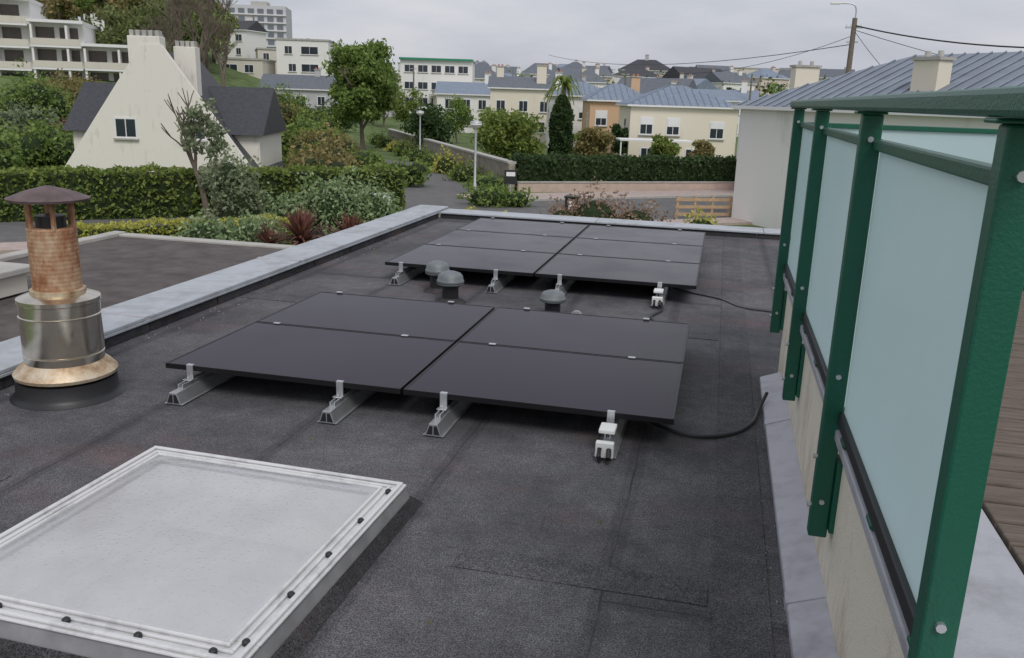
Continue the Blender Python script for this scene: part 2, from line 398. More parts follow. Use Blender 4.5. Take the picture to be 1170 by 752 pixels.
# ------------------------------------------------------------ solar arrays
def array(y0,rows,pitch,name='solar_panel_array'):
    o=Obj(name); xs_=[(-3.33,-1.745),(-1.725,-.13)]
    z0,z1=.165,.20
    o.part('glass',PANELG); o.part('frames',FRAMEB,.002)
    for i in range(rows):
        ya,yb=y0+i*pitch,y0+(i+1)*pitch-.014
        for a,c in xs_:
            o.part('glass',PANELG).box(a+.014,c-.014,ya+.014,yb-.014,z0+.004,z1-.0025)
            o.part('frames',FRAMEB,.002)
            o.box(a,c,ya,ya+.0135,z0,z1).box(a,c,yb-.0135,yb,z0,z1).box(a,a+.0135,ya+.0137,yb-.0137,z0,z1).box(c-.0135,c,ya+.0137,yb-.0137,z0,z1)
            o.part('back_sheet',BLACKP).box(a+.014,c-.014,ya+.014,yb-.014,z0+.001,z0+.003)
    yend=y0+rows*pitch
    for rx in (-3.15,-2.13,-1.47,-.48):
        ye=y0-.20
        o.part('support_rails',ALU,.002).prism([(rx-.05,0.008),(rx+.05,.008),(rx+.048,.016),(rx+.028,.072),(rx+.026,.082),(rx-.026,.082),(rx-.028,.072),(rx-.048,.016)],'y',ye,yend+.05)
        o.part('rail_flanges',ALU,.001).box(rx-.062,rx-.0505,ye,yend+.05,.008,.012).box(rx+.0505,rx+.062,ye,yend+.05,.008,.012)
        o.part('rail_slots',BLACKP).prism([(rx-.040,.018),(rx-.004,.018),(rx-.004,.070),(rx-.022,.070)],'y',ye-.003,ye+.001).prism([(rx+.004,.018),(rx+.040,.018),(rx+.022,.070),(rx+.004,.070)],'y',ye-.003,ye+.001)
        o.part('rail_channels',ALU,.001).box(rx-.018,rx-.010,y0-.12,yend+.02,.083,.112).box(rx+.010,rx+.018,y0-.12,yend+.02,.083,.112).box(rx-.0098,rx+.0098,y0-.12,yend+.02,.083,.087)
        o.part('clamps',ALU,.002).box(rx-.022,rx+.022,y0-.014,y0-.003,.115,.2045).box(rx-.022,rx+.022,y0-.014,y0+.012,.205,.209)
        o.box(rx-.03,rx+.03,y0-.05,y0-.014,.113,.120).box(rx-.025,rx+.025,yend-.03,yend+.004,.2055,.211)
        o.tube([(rx,y0-.033,.12),(rx,y0-.033,.134)],.009)
        for i in range(1,rows): o.box(rx-.025,rx+.025,y0+i*pitch-.024,y0+i*pitch+.010,.2015,.2055)
    o.part('micro_inverter_box',WHITEP,.006).box(-.53,-.43,y0-.245,y0-.205,.02,.11).box(-.525,-.435,y0-.18,y0-.06,.135,.16)
    o.part('plugs',BLACKP,.004,False).tube([(-.505,y0-.25,.08),(-.505,y0-.28,.045),(-.50,y0-.27,.012)],.014).tube([(-.455,y0-.25,.08),(-.45,y0-.29,.045),(-.455,y0-.28,.012)],.014)
    o.done()
array(4.62,2,1.125); array(8.38,3,1.25)
def smooth(pts,n=8):
    P=[Vector(p) for p in pts]; out=[]
    for i in range(len(P)-1):
        p0=P[max(i-1,0)];p1=P[i];p2=P[i+1];p3=P[min(i+2,len(P)-1)]
        for k in range(n):
            t=k/n; out.append(.5*((2*p1)+(p2-p0)*t+(2*p0-5*p1+4*p2-p3)*t*t+(3*p1-p0-3*p2+p3)*t**3))
    out.append(P[-1]); return out
c=Obj('power_cable').part('power_cable',BLACKP,0,True)
c.tube(smooth([(-.45,5.2,.02),(-.2,4.95,.02),(0.0,4.88,.015),(.2,4.98,.015),(.32,5.2,.015),(.37,5.45,.02),(.42,5.6,.09)]),.012); c.done()
c=Obj('power_cable').part('power_cable',BLACKP,0,True)
c.tube(smooth([(-.47,8.2,.1),(-.42,8.05,.02),(-.5,7.75,.012),(-.45,7.5,.012),(-.5,7.2,.012),(-.6,6.9,.012)]),.012); c.done()
c=Obj('power_cable').part('power_cable',BLACKP,0,True)
c.tube(smooth([(-.5,9.2,.02),(-.2,8.95,.01),(.1,8.75,.01),(.3,8.45,.01),(.6,8.36,.01),(1.2,8.3,.01)]),.007); c.done()
# wire balloon guard over the rainwater outlet
c=Obj('drain_grate',(-1.14,7.45,0)); c.part('outlet_ring',BLACKP,0,True).lathe(0,0,[(.075,.001),(.075,.01),(.06,.012)],20)
c.part('wires',GALV,0,True)
for k in range(6):
    a=k*math.pi/6; c.tube([(.06*math.cos(q)*math.cos(a),.06*math.cos(q)*math.sin(a),.01+.07*math.sin(q)) for q in np.linspace(0,math.pi,11)],.0028,None,5)
c.tube([(.055*math.cos(q),.055*math.sin(q),.04) for q in np.linspace(0,6.28,20)],.0028,None,5); c.done()

def vent(x,y,h,r):
    o=Obj('roof_vent',(x,y,0))
    o.part('base_flange',FELTD,0,True).lathe(0,0,[(r*1.5,.001),(r*1.45,.01),(r*.95,.018),(r*.8,.04)])
    o.part('stack',BLACKP,0,True).lathe(0,0,[(r*.80,.02),(r*.78,h*.45),(r*.9,h*.55)])
    o.part('cap',VENT,0,True).lathe(0,0,[(r*.95,h*.555),(r*1.2,h*.565),(r*1.3,h*.60),(r*1.3,h*.70),(r*1.22,h*.73),(r*1.18,h*.84),(r*.98,h*.92),(r*.55,h*.975),(r*.05,h)])
    o.part('cap_ring',BLACKP,0,True).lathe(0,0,[(r*1.305,h*.63),(r*1.315,h*.635),(r*1.315,h*.65),(r*1.305,h*.655)])
    o.done()
vent(-2.40,7.70,.30,.10); vent(-2.66,8.10,.31,.095); vent(-1.37,7.5,.24,.09)

# ------------------------------------------------------------ flue
o=Obj('chimney_flue',(-3.90,4.42,0))
o.part('felt_collar',BLACKP,0,True).lathe(0,0,[(.33,.002),(.31,.02),(.295,.04),(.29,.12),(.25,.125)],40)
o.part('flared_collar',BRASS,0,True).lathe(0,0,[(.26,.126),(.295,.14),(.30,.16),(.265,.20),(.225,.235)],40)
o.part('steel_barrel',CHROME,0,True).lathe(0,0,[(.228,.225),(.232,.28),(.226,.285),(.232,.29),(.229,.52),(.236,.525),(.229,.53),(.230,.60),(.236,.605),(.236,.63),(.2,.645),(.15,.66)],48)
prof=[(.142,.64)]
z=.66
while z<1.05:
    prof+=[(.138,z),(.1395,z+.007),(.1395,z+.011),(.138,z+.018)]; z+=.026
prof+=[(.139,z),(.13,z+.01)]
o.part('rusty_pipe',RUSTY,0,True).lathe(0,0,prof,36)
o.part('seam_bands',BRASS,0,True).lathe(0,0,[(.148,.645),(.158,.65),(.158,.68),(.146,.685)],36)
o.part('cap_legs',RUSTY)
for k in range(6):
    a=k*math.pi/3+.3; o.box(.132*math.cos(a)-.01,.132*math.cos(a)+.01,.132*math.sin(a)-.01,.132*math.sin(a)+.01,1.05,1.24)
o.part('inner_pipe',BLACKP,0,True).lathe(0,0,[(.085,.9),(.085,1.13)],20)
o.part('cowl',M('cowl_metal',(.13,.09,.09),.55,.3,.35,12),0,True).lathe(0,0,[(.15,1.225),(.225,1.22),(.23,1.235),(.13,1.275),(.02,1.305)],36)
o.done()

# ------------------------------------------------------------ skylight
o=Obj('roof_skylight',(-2.02,2.86,0),math.radians(-1.5))
W,L=.69,.72
def frus(o,x,y,z0,x1,y1,z1,ins=None):
    o.add([(-x,-y,z0),(x,-y,z0),(x,y,z0),(-x,y,z0),(-x1,-y1,z1),(x1,-y1,z1),(x1,y1,z1),(-x1,y1,z1)],[(0,1,5,4),(1,2,6,5),(2,3,7,6),(3,0,4,7)]+([(4,5,6,7)] if ins is None else []))
def ring(o,x,y,xi,yi,z0,z1):
    o.box(-x,x,-y,-yi,z0,z1).box(-x,x,yi,y,z0,z1).box(-x,-xi,-yi+.0005,yi-.0005,z0,z1).box(xi,x,-yi+.0005,yi-.0005,z0,z1)
o.part('felt_kerb',FELTD); frus(o,W+.06,L+.06,.002,W+.015,L+.015,.05,1)
o.part('kerb_skirt',KERBG); frus(o,W+.016,L+.016,.03,W-.01,L-.01,.105,1)
o.part('frame_flange',DROPS,.006); ring(o,W,L,W-.13,L-.13,.106,.118)
o.part('outer_bead',DROPS,.008); ring(o,W-.012,L-.012,W-.034,L-.034,.119,.132)
o.part('inner_bead',DROPS,.006); ring(o,W-.055,L-.055,W-.07,L-.07,.119,.130)
o.part('inner_bead_b',DROPS,.006); ring(o,W-.085,L-.085,W-.10,L-.10,.119,.134)
n=20; vs=[];fs=[]
for j in range(n+1):
    for i in range(n+1):
        u=-1+2*i/n; v=-1+2*j/n
        h=.055*(1-abs(u)**7)*(1-abs(v)**7)
        vs.append((u*(W-.095),v*(L-.095),.126+h))
for j in range(n):
    for i in range(n): fs.append((j*(n+1)+i,j*(n+1)+i+1,(j+1)*(n+1)+i+1,(j+1)*(n+1)+i))
o.part('dome_pane',ACRYL,0,True).add(vs,fs)
o.part('inner_well',M('white_lining',(.80,.80,.79),.7,0,.05))
xi,yi=W-.14,L-.14
o.add([(-xi,-yi,.1),(xi,-yi,.1),(xi,yi,.1),(-xi,yi,.1),(-xi+.06,-yi+.06,-.20),(xi-.06,-yi+.06,-.2),(xi-.06,yi-.06,-.2),(-xi+.06,yi-.06,-.2)],[(4,5,1,0),(5,6,2,1),(6,7,3,2),(7,4,0,3)])
o.part('diffuser_pane',M('diffuser',(.46,.47,.49),.6,0,.05)).box(-xi+.055,xi-.055,-yi+.055,yi-.055,-.21,-.201)
o.part('screws',BLACKP,0,True)
for k in range(5):
    v=-L+.12+k*(2*L-.24)/4; u=-W+.12+k*(2*W-.24)/4
    o.lathe(W-.045,v,[(.014,.119),(.014,.132),(.008,.138),(.001,.139)],12)
    o.lathe(u,-L+.045,[(.014,.119),(.014,.132),(.008,.138),(.001,.139)],12)
o.done()
cut=bpy.data.meshes.new('skylight_opening')
ca,sa=math.cos(math.radians(-1.5)),math.sin(math.radians(-1.5))
vv=[(-2.02+x*ca-y*sa,2.86+x*sa+y*ca,z) for z in (-.22,.05) for x,y in ((-xi-.02,-yi-.02),(xi+.02,-yi-.02),(xi+.02,yi+.02),(-xi-.02,yi+.02))]
cut.from_pydata(vv,[],[(0,3,2,1),(4,5,6,7),(0,1,5,4),(1,2,6,5),(2,3,7,6),(3,0,4,7)]); cut.update()
cobj=bpy.data.objects.new('skylight_opening',cut); COL.objects.link(cobj)
rf=bpy.data.objects['roof_felt']; md=rf.modifiers.new('opening','BOOLEAN'); md.object=cobj; md.operation='DIFFERENCE'; md.solver='EXACT'
bpy.context.view_layer.update()
dg=bpy.context.evaluated_depsgraph_get(); me=bpy.data.meshes.new_from_object(rf.evaluated_get(dg)); rf.modifiers.clear(); rf.data=me
bpy.data.objects.remove(cobj)

# ------------------------------------------------------------ lower garage roof
o=Obj('garage')
o.part('garage_walls',BEIGE).box(-11.8,-4.75,2,15.1,-3.6,-1.16)
o.part('garage_roof',DARKROOF).box(-11.6,-4.75,2.2,14.9,-1.15,-1.03)
o.part('garage_roof_edge',CONC,.02).box(-11.85,-11.6,2,15.15,-1.155,-.96).box(-11.598,-4.75,14.9,15.15,-1.155,-.985)
o.done()
o=Obj('lower_outbuilding')
o.part('outbuilding_wall',BEIGE,.01).box(-13.4,-9.5,7.0,10.2,-1.0,-.72)
o.part('outbuilding_coping',CONC,.02).box(-13.5,-9.4,6.9,10.3,-.718,-.62)
o.part('outbuilding_base',BEIGE).box(-13.4,-11.9,7.0,10.2,-3.6,-1.001)
o.done()

# ------------------------------------------------------------ generic houses
def window(o,x,z,w,h,yf,side='f',sh=False):
    def bx(a0,a1,d0,d1,z0,z1):
        if side=='f': o.box(a0,a1,yf-d1,yf-d0,z0,z1)
        elif side=='l': o.box(yf-d1,yf-d0,a0,a1,z0,z1)
        else: o.box(yf+d0,yf+d1,a0,a1,z0,z1)
    o.part('window_surrounds',WFRAME); bx(x-w/2-.1,x+w/2+.1,-.1,.03,z-h/2-.1,z+h/2+.1)
    o.part('window_panes',WINDOW); bx(x-w/2,x-.03,-.05,.045,z-h/2,z+h/2); bx(x+.03,x+w/2,-.05,.045,z-h/2,z+h/2)
    o.part('window_sills',CONC); bx(x-w/2-.15,x+w/2+.15,.031,.14,z-h/2-.18,z-h/2-.1)
    if sh:
        o.part('shutter_boxes',WFRAME); bx(x-w/2,x+w/2,.046,.07,z+h/2-.35*random.uniform(.6,2.0),z+h/2)
def house(name,p0,p1,zb,ze,zr,depth,wall,roof,kind='hip',wins=(),side=(),chim=(),seams=False,door=None,pots=True,cmat=None):
    a=math.atan2(p1[1]-p0[1],p1[0]-p0[0]); w=math.dist(p0,p1)
    o=Obj(name,((p0[0]+p1[0])/2,(p0[1]+p1[1])/2,0),a); hw=w/2
    o.part('walls',wall).box(-hw,hw,0,depth,zb-1,ze)
    e=.35
    if kind=='flat':
        o.part('roof',CONC).box(-hw-.15,hw+.15,-.15,depth+.15,ze+.001,ze+.3)
    else:
        o.part('eaves',WFRAME).box(-hw-e,hw+e,-e,depth+e,ze+.001,ze+.15)
        rz=ze+.152
        c0=[(-hw-e,-e,rz),(hw+e,-e,rz),(hw+e,depth+e,rz),(-hw-e,depth+e,rz)]
        if kind=='hip':
            k=min(hw*.95,depth/2+e); r0=(-hw-e+k,depth/2,zr); r1=(hw+e-k,depth/2,zr)
        else: r0=(-hw-e,depth/2,zr); r1=(hw+e,depth/2,zr)
        o.part('roof',roof).add(c0+[r0,r1],[(0,1,5,4),(2,3,4,5),(3,0,4),(1,2,5),(0,3,2,1)])
        if kind=='gable':
            o.part('gable_walls',wall).add([(-hw,.0,rz),(-hw,depth,rz),(-hw,depth/2,zr-.15),(hw,0,rz),(hw,depth,rz),(hw,depth/2,zr-.15)],[(0,1,2),(3,5,4)])
        if seams:
            o.part('roof_seams',roof)
            def seam(p,q):
                o.tube([(p[0],p[1],p[2]+.03),(q[0],q[1],q[2]+.03)],.035,None,4)
            k=r0[0]-c0[0][0]; x=-hw-e+.5
            while x<hw+e:
                tt=1
                if kind=='hip': tt=min(1,(x+hw+e)/k,(hw+e-x)/k)
                y1=-e+(depth/2+e)*tt; z1=rz+(zr-rz)*tt
                seam((x,-e,rz),(x,y1,z1)); x+=.62
            if kind=='hip':
                y=-e+.5
                while y<depth+e:
                    tt=1-abs(y-depth/2)/(depth/2+e)
                    seam((-hw-e,y,rz),(-hw-e+k*tt,y,rz+(zr-rz)*tt)); y+=.62
    for wn in wins: window(o,wn[0],wn[1],wn[2],wn[3],0,'f',len(wn)>4)
    for wn in side: window(o,wn[0],wn[1],wn[2],wn[3],-hw,'l')
    if door is not None:
        o.part('door',BROWNG).box(door-.5,door+.5,-.05,.02,zb,zb+2.1)
    for cx,cy,cw,cd,z0,z1 in chim:
        o.part('chimney',cmat or wall,.02).box(cx-cw/2,cx+cw/2,cy-cd/2,cy+cd/2,z0,z1)
        o.part('chimney_crown',CONC).box(cx-cw/2-.08,cx+cw/2+.08,cy-cd/2-.08,cy+cd/2+.08,z1+.001,z1+.12)
        o.part('chimney_pots',TERRA if pots else CONC)
        for k in (-.25,.25): o.lathe(cx+k*cw,cy,[(.12,z1+.121),(.10,z1+.35)],10)
    o.done()

house('cream_house',(-8.0,76.9),(1.0,79.1),-3.5,1.5,3.4,8,CREAM,BLUER,'hip',
  [(-3.2,-.1,1.0,1.3,1),(-.9,-.1,1.0,1.3,1),(2.9,-.3,1.1,1.3,1),(-3,-2.6,1,1.2),(1,-2.6,1.2,1.2)],[(3,-.1,1,1.2)],[],True,door=-1)
house('orange_house',(-13.1,87.4),(-7.2,88.9),-3.5,1.8,3.6,8,ORANGE,BLUER,'hip',
  [(-1.9,.2,1.0,1.3,1),(1.2,.2,1.0,1.3,1),(-1.9,-2.4,1,1.2,1),(1,-2.4,1.2,1.2)],[(2,0,1,1.2)],[(2,5,.9,.7,2,4.3)],True)
house('white_house',(-19.2,97.9),(-12.2,99.6),-3.5,2.2,3.9,8,STUCCOW,BLUER,'hip',
  [(-2.2,.5,1,1.2,1),(.2,.5,1,1.2,1),(2.4,.5,1,1.2,1),(-2,-2,1.2,1.2),(1.5,-2,1.2,1.2)],[(2,.2,1,1.2)],[(-2.5,5,.8,.8,2,4.8)],True)
house('cream_house',(-28.6,107.3),(-20.6,109.2),-3.5,2.9,4.5,8,CREAM,GREYR,'gable',
  [(-2.8,.9,1,1.2),(0,.9,1,1.2),(2.6,.9,1,1.2),(-2,-1.6,1.4,1.2),(2,-1.6,1.4,1.2)],[],[(-3,4,.9,.8,2.5,5.6),(2.2,2,1.2,.9,0,5.8)],False)
house('white_house',(-39,117.8),(-31.5,119.6),-3.3,2.0,3.8,8,STUCCOW,BLUER,'gable',
  [(-2.2,.8,1,1.2),(.2,.8,1,1.2),(2.4,.8,1,1.2),(0,-1.4,2.4,1.2)],[],[(3,4,.9,.8,2.5,5.0)],False)
house('modern_office_building',(-55,146),(-43,149),-1,7.6,9,12,STUCCOW,BLUER,'flat',
  [(x,z,1.6,1.1) for z in (6.2,3.4,.8) for x in (-4.6,-2.3,0,2.3,4.6)],[],[],False)
house('grey_house',(-60,132),(-52,134),-1.5,3.5,5.2,8,GREYW,SLATE,'gable',[(-2,2,1,1.2),(2,2,1,1.2)],[],[])
house('slate_roof_house',(-67,120),(-56,123.5),-3,2.0,4.2,8,GREYW,GREYR,'gable',[(-3,.5,1,1.2),(0,.5,1.4,1.2),(3,.5,1,1.2)],[],[(2,4,.8,.8,1,5)])
house('modern_white_villa',(-76,142),(-67.5,144.5),1.0,10.2,9,9,STUCCOW,BLUER,'flat',[(-2.4,8.6,1.2,1.2),(1.2,8.6,2.8,1.2),(-1.8,5.7,1.2,1.2),(1.2,5.7,2.8,1.2)],[],[])
house('beige_villa',(-84,136),(-76.5,138),1.0,6.6,9,9,BEIGE,BLUER,'flat',[(-1.6,5.2,2.4,1.2),(1.6,5.2,1.4,1.2),(1.2,2.6,2.4,1.2)],[],[])
o=Obj('office_fascia',(-49,147.3,0),math.atan2(3,12)); o.part('fascia',M('green_fascia',(.02,.26,.14),.5)).box(-6.3,6.3,-.35,-.2,7.62,7.95); o.part('entrance_canopy',CONC).box(-1,3,-2,-.05,1.8,2); o.done()

house('zinc_roof_building',(.68,43.3),(13.9,25.7),-3.5,1.72,4.2,10,STUCCOW,ZINC,'hip',[(-3,-.6,1,1.3),(2,-.6,1,1.3)],[],[(-2.0,1.7,1.2,.7,1.9,3.75)],True,pots=False,cmat=CREAM)
house('zinc_annex',(2.6,53),(9.2,55),-3.5,1.6,2.5,6,STUCCOW,ZINC,'hip',[],[],[(-1.4,1.2,1.4,.8,1.5,4.1)],False,pots=False,cmat=CREAM)
o=Obj('rendered_chimney',(13.0,39,0)); o.part('stack',BEIGE,.03).box(-.9,.9,-.5,.5,2,4.8); o.part('crown',CONC).box(-1,1,-.6,.6,4.801,4.95); o.part('pots',TERRA,0,True).lathe(-.4,0,[(.2,4.951),(.17,5.3)],12).lathe(.4,0,[(.2,4.951),(.17,5.3)],12); o.done()

# gable house
o=Obj('white_gable_house',(-29.5,41.7,-3.5),math.radians(17))
o.part('gable_wall',STUCCO).prism([(-5.1,0),(5.1,0),(5.1,.9),(.5,7.5),(-.5,7.5),(-5.1,.9)],'y',0,.35)
o.part('body_walls',STUCCO).prism([(-4.8,0),(4.8,0),(4.8,.9),(0,7.0),(-4.8,.9)],'y',.352,8)
def slab(o,x0,z0,x1,z1,y0,y1,t=.18):
    o.add([(x0,y0,z0),(x1,y0,z1),(x1,y1,z1),(x0,y1,z0),(x0,y0,z0+t),(x1,y0,z1+t),(x1,y1,z1+t),(x0,y1,z0+t)],[(0,3,2,1),(4,5,6,7),(0,1,5,4),(1,2,6,5),(2,3,7,6),(3,0,4,7)])
o.part('roof',SLATE); slab(o,-5.1,.62,0,7.05,.353,8.2); slab(o,5.1,.62,0,7.05,.353,8.2)
o.part('wing_walls',STUCCO).box(-5.3,4.9,2.2,8.4,0,3.1)
o.part('wing_roof',SLATE)
o.add([(-5.7,1.8,2.9),(5.2,1.8,2.9),(5.2,5.3,5.5),(-5.7,5.3,5.5),(5.2,8.8,2.9),(-5.7,8.8,2.9)],[(0,1,2,3),(3,2,4,5),(0,3,5),(1,4,2)])
o.part('chimney_stack',STUCCO,.03).box(-1.2,.45,.03,1.0,6.2,7.9).box(.65,1.8,1.6,2.5,4.8,7.5)
o.part('chimney_heads',CONC,.02)
for x0,x1,zt,yy in ((-1.15,.4,7.9,.5),(.7,1.75,7.5,2.05)):
    n=int((x1-x0)/.33)
    for k in range(n+1):
        xx=x0+.12+k*(x1-x0-.24)/n; o.box(xx-.1,xx+.1,yy-.3,yy+.3,zt+.001,zt+.3)
random.seed(3)
for wx in (-1.6,2.0): window(o,wx,3.2,1.0,.9,0,'f',False)
o.done()

# apartment building left
o=Obj('apartment_building',(-82.5,97,.2),math.radians(30))
steps=[(-14,-2.2,0,11.2),(-2.2,3.6,0,8.8),(3.6,9.4,0,6.2)]
for i,(x0,x1,z0,z1) in enumerate(steps):
    o.part('walls',STUCCOW).box(x0,x1,0,10+i*.3,z0-4,z1)
    o.part('flat_roof',WFRAME).box(x0-.2,x1+.3,-1.9,10.4,z1+.001,z1+.35)
    fl=int(z1//2.6)
    for k in range(fl):
        zz=z1-(k+1)*2.65
        o.part('balcony_slabs',WFRAME).box(x0+.1,x1-.1,-1.9,-.01,zz-.25,zz)
        o.part('balcony_fronts',STUCCOW if k%2 else BEIGE).box(x0+.12,x1-.12,-1.92,-1.8,zz+.01,zz+.8)
        o.part('loggia_glass',BROWNG)
        xx=x0+.4
        while xx<x1-1.6: o.box(xx,xx+2.1,-.04,.05,zz+.1,zz+2.2); xx+=2.7
        o.part('balcony_fins',STUCCOW)
        xx=x0+.1
        while xx<x1: o.box(xx,xx+.25,-1.78,-.02,zz+.01,zz+2.38); xx+=3.9
o.part('slate_penthouse',SLATE).box(-14,-5,1,9,11.56,13)
o.done()
o=Obj('tower_block',(-144.5,258,9),math.radians(20))
o.part('walls',M('tower_wall',(.55,.55,.58),.8,0,.08)).box(-9,9,0,14,-8,18.0)
o.part('window_bands',M('tower_glass',(.16,.18,.21),.3))
for k in range(8):
    for c_ in range(6): o.box(-8.3+c_*2.9,-8.3+c_*2.9+1.9,-.1,.05,k*2.3-.5,k*2.3+.9)
o.part('balconies',M('tower_white',(.68,.68,.70),.8))
for k in range(8): o.box(-9.1,9.1,-.5,-.11,k*2.3-1.0,k*2.3-.6)
o.part('plant_room',CONC).box(-2,3,3,9,18.01,19.4)
o.done()

WL=[STUCCOW,CREAM,STUCCOW,GREYW,STUCCOW,PINKR,BEIGE]
occ=[]
random.seed(21)
def town(n,xa,xb,ya,yb,hmin,hmax,flatp=.1,dmin=12):
    k=0;tries=0
    while k<n and tries<2000:
        tries+=1
        y=random.uniform(ya,yb); x=random.uniform(xa,xb)*y
        if any(math.dist((x,y),q)<dmin for q in occ): continue
        occ.append((x,y)); k+=1
        w=random.uniform(6,14); h=random.uniform(hmin,hmax); z=gz(x,y)-.5; a=random.uniform(-.6,.8)
        p0=(x-w/2*math.cos(a),y-w/2*math.sin(a)); p1=(x+w/2*math.cos(a),y+w/2*math.sin(a))
        kind='flat' if random.random()<flatp else random.choice(['hip','gable','gable'])
        wins=[(xx,z+zz,random.choice([.9,1,1.4]),1.2) for zz in np.arange(1.6,h-.8,2.6) for xx in np.arange(-w/2+1.5,w/2-.8,random.uniform(2.2,3.4)) if random.random()<.85]
        ch=[] if kind=='flat' else [(w*.3,4,.8,.8,z+h,z+h+2.9)]
        house('town_house',p0,p1,z,z+h,z+h+random.uniform(1.5,3.6),random.choice([7,8,10]),random.choice(WL),random.choice([SLATE,GREYR,BLUER,GREYR]),kind,wins,[],ch)
town(10,-.34,.02,128,170,4.2,5.4)
town(16,-.36,.06,180,240,4.5,6.5)
town(16,-.38,.12,250,330,5,7.5,.25,16)
town(5,-.80,-.50,150,200,5,6.5,.3)
house('apartment_slab',(-3,288),(24,292),2,12.8,14,12,BEIGE,SLATE,'flat',[(x,z,1.6,1.3) for z in (4.5,7.4,10.3) for x in range(-12,13,3)],[],[])
house('town_hall',(-36,300),(-18,302),2,11.8,15.6,12,GREYW,SLATE,'hip',[(x,z,1.2,1.5) for z in (4.5,8) for x in range(-7,8,3)],[],[(0,6,1.2,1,12,17)])

# ------------------------------------------------------------ vegetation
random.seed(7)
def blob(n,cx,cy,cz,rx,ry,rz,shell=.45,lump=.18):
    d=rng.normal(size=(n,3)); d/=np.linalg.norm(d,axis=1,keepdims=True)
    ph=rng.uniform(0,6.28,6)
    l=1+lump*(np.sin(4*d[:,0]+ph[0])*np.sin(5*d[:,1]+ph[1])+np.sin(6*d[:,2]+ph[2])*np.sin(7*d[:,0]+ph[3]))
    r=(1-shell*rng.random(n)**1.6)*l
    return np.stack([cx+rx*d[:,0]*r,cy+ry*d[:,1]*r,cz+rz*d[:,2]*r],1)
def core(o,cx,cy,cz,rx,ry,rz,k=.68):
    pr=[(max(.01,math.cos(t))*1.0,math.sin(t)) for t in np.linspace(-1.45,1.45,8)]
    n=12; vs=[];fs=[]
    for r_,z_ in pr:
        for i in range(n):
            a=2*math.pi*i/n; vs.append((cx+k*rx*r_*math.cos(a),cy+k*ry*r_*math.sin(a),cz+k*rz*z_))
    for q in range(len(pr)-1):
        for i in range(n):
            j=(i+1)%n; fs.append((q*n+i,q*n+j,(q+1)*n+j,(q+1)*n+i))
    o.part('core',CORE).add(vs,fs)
def shrub(name,blobs,mat,dens=1,size=.08):
    o=Obj(name)
    for b_ in blobs:
        area=(b_[3]*b_[5]+b_[4]*b_[5]+b_[3]*b_[4])*4
        n=int(min(14000,dens*area/(size*size)*1.0))
        core(o,*b_)
        o.part('leaves',mat).leaves(blob(n,*b_,lump=.28),size)
    o.done()
def hedge(name,p0,p1,w,h,mat,size=.09,dens=1.0,zb=-3.5):
    a=math.atan2(p1[1]-p0[1],p1[0]-p0[0]); L=math.dist(p0,p1)
    o=Obj(name,(p0[0],p0[1],zb),a)
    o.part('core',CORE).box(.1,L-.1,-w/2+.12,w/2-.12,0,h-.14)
    n=int(dens*(L*h*2+L*w+2*w*h)/(size*size)*.9)
    A=[L*h,L*h,L*w,w*h,w*h]; pick=rng.choice(5,n,p=np.array(A)/sum(A))
    u=rng.random(n);v=rng.random(n); jit=rng.normal(0,size*.5,n)
    P=np.zeros((n,3))
    for k in range(5):
        m=pick==k; U,V,J=u[m],v[m],jit[m]
        wob=.05*np.sin(U*L*1.9+k)+.04*np.sin(U*L*5.1)
        if k==0: P[m]=np.stack([U*L,-w/2+J+wob,V*h],1)
        if k==1: P[m]=np.stack([U*L,w/2+J,V*h],1)
        if k==2: P[m]=np.stack([U*L,-w/2+V*w,h+J+wob],1)
        if k==3: P[m]=np.stack([J,-w/2+U*w,V*h],1)
        if k==4: P[m]=np.stack([L+J,-w/2+U*w,V*h],1)
    o.part('leaves',mat).leaves(P,size); o.done()
def limbs(o,p,d,L,r,depth,tips,spread=.6,up=.15):
    d=Vector(d).normalized(); pts=[Vector(p)]
    for k in range(3):
        d=(d+Vector((random.uniform(-1,1),random.uniform(-1,1),random.uniform(-.5,1)))*.13).normalized()
        pts.append(pts[-1]+d*L/3)
    o.part('trunk_and_limbs',BARK).tube(pts,r,r*.6,5 if depth<3 else 7)
    tips.append(pts[-1])
    if depth<=0: return
    for k in range(3 if depth>1 else 4):
        q=pts[random.choice([2,3,3])]
        nd=(d+Vector((random.uniform(-1,1),random.uniform(-1,1),random.uniform(-.4,.7)+up))*spread).normalized()
        limbs(o,q,nd,L*random.uniform(.6,.8),r*.58,depth-1,tips,spread,up)
def tree(name,x,y,z,h,rad,mat,n,size,bare=False,depth=3,trunkh=.3,nc=26,cs=(.26,.42),crown=(.62,.42)):
    o=Obj(name,(x,y,z)); tips=[]
    limbs(o,(0,0,0),(0,0,1),h*trunkh,h*.022+.03,depth,tips,.75,.25)
    if not bare:
        P=[]
        cz=h*crown[0]; rz=h*crown[1]
        for k in range(nc):
            dd=Vector((random.gauss(0,1),random.gauss(0,1),random.gauss(0,1))).normalized()*(random.uniform(.2,1)**.5)*.82
            s_=random.uniform(*cs)*rad
            P.append(blob(n//nc,dd.x*rad,dd.y*rad,cz+dd.z*rz,s_,s_,s_*.8,.8,.25))
        o.part('foliage',mat).leaves(np.concatenate(P),size)
    o.done()

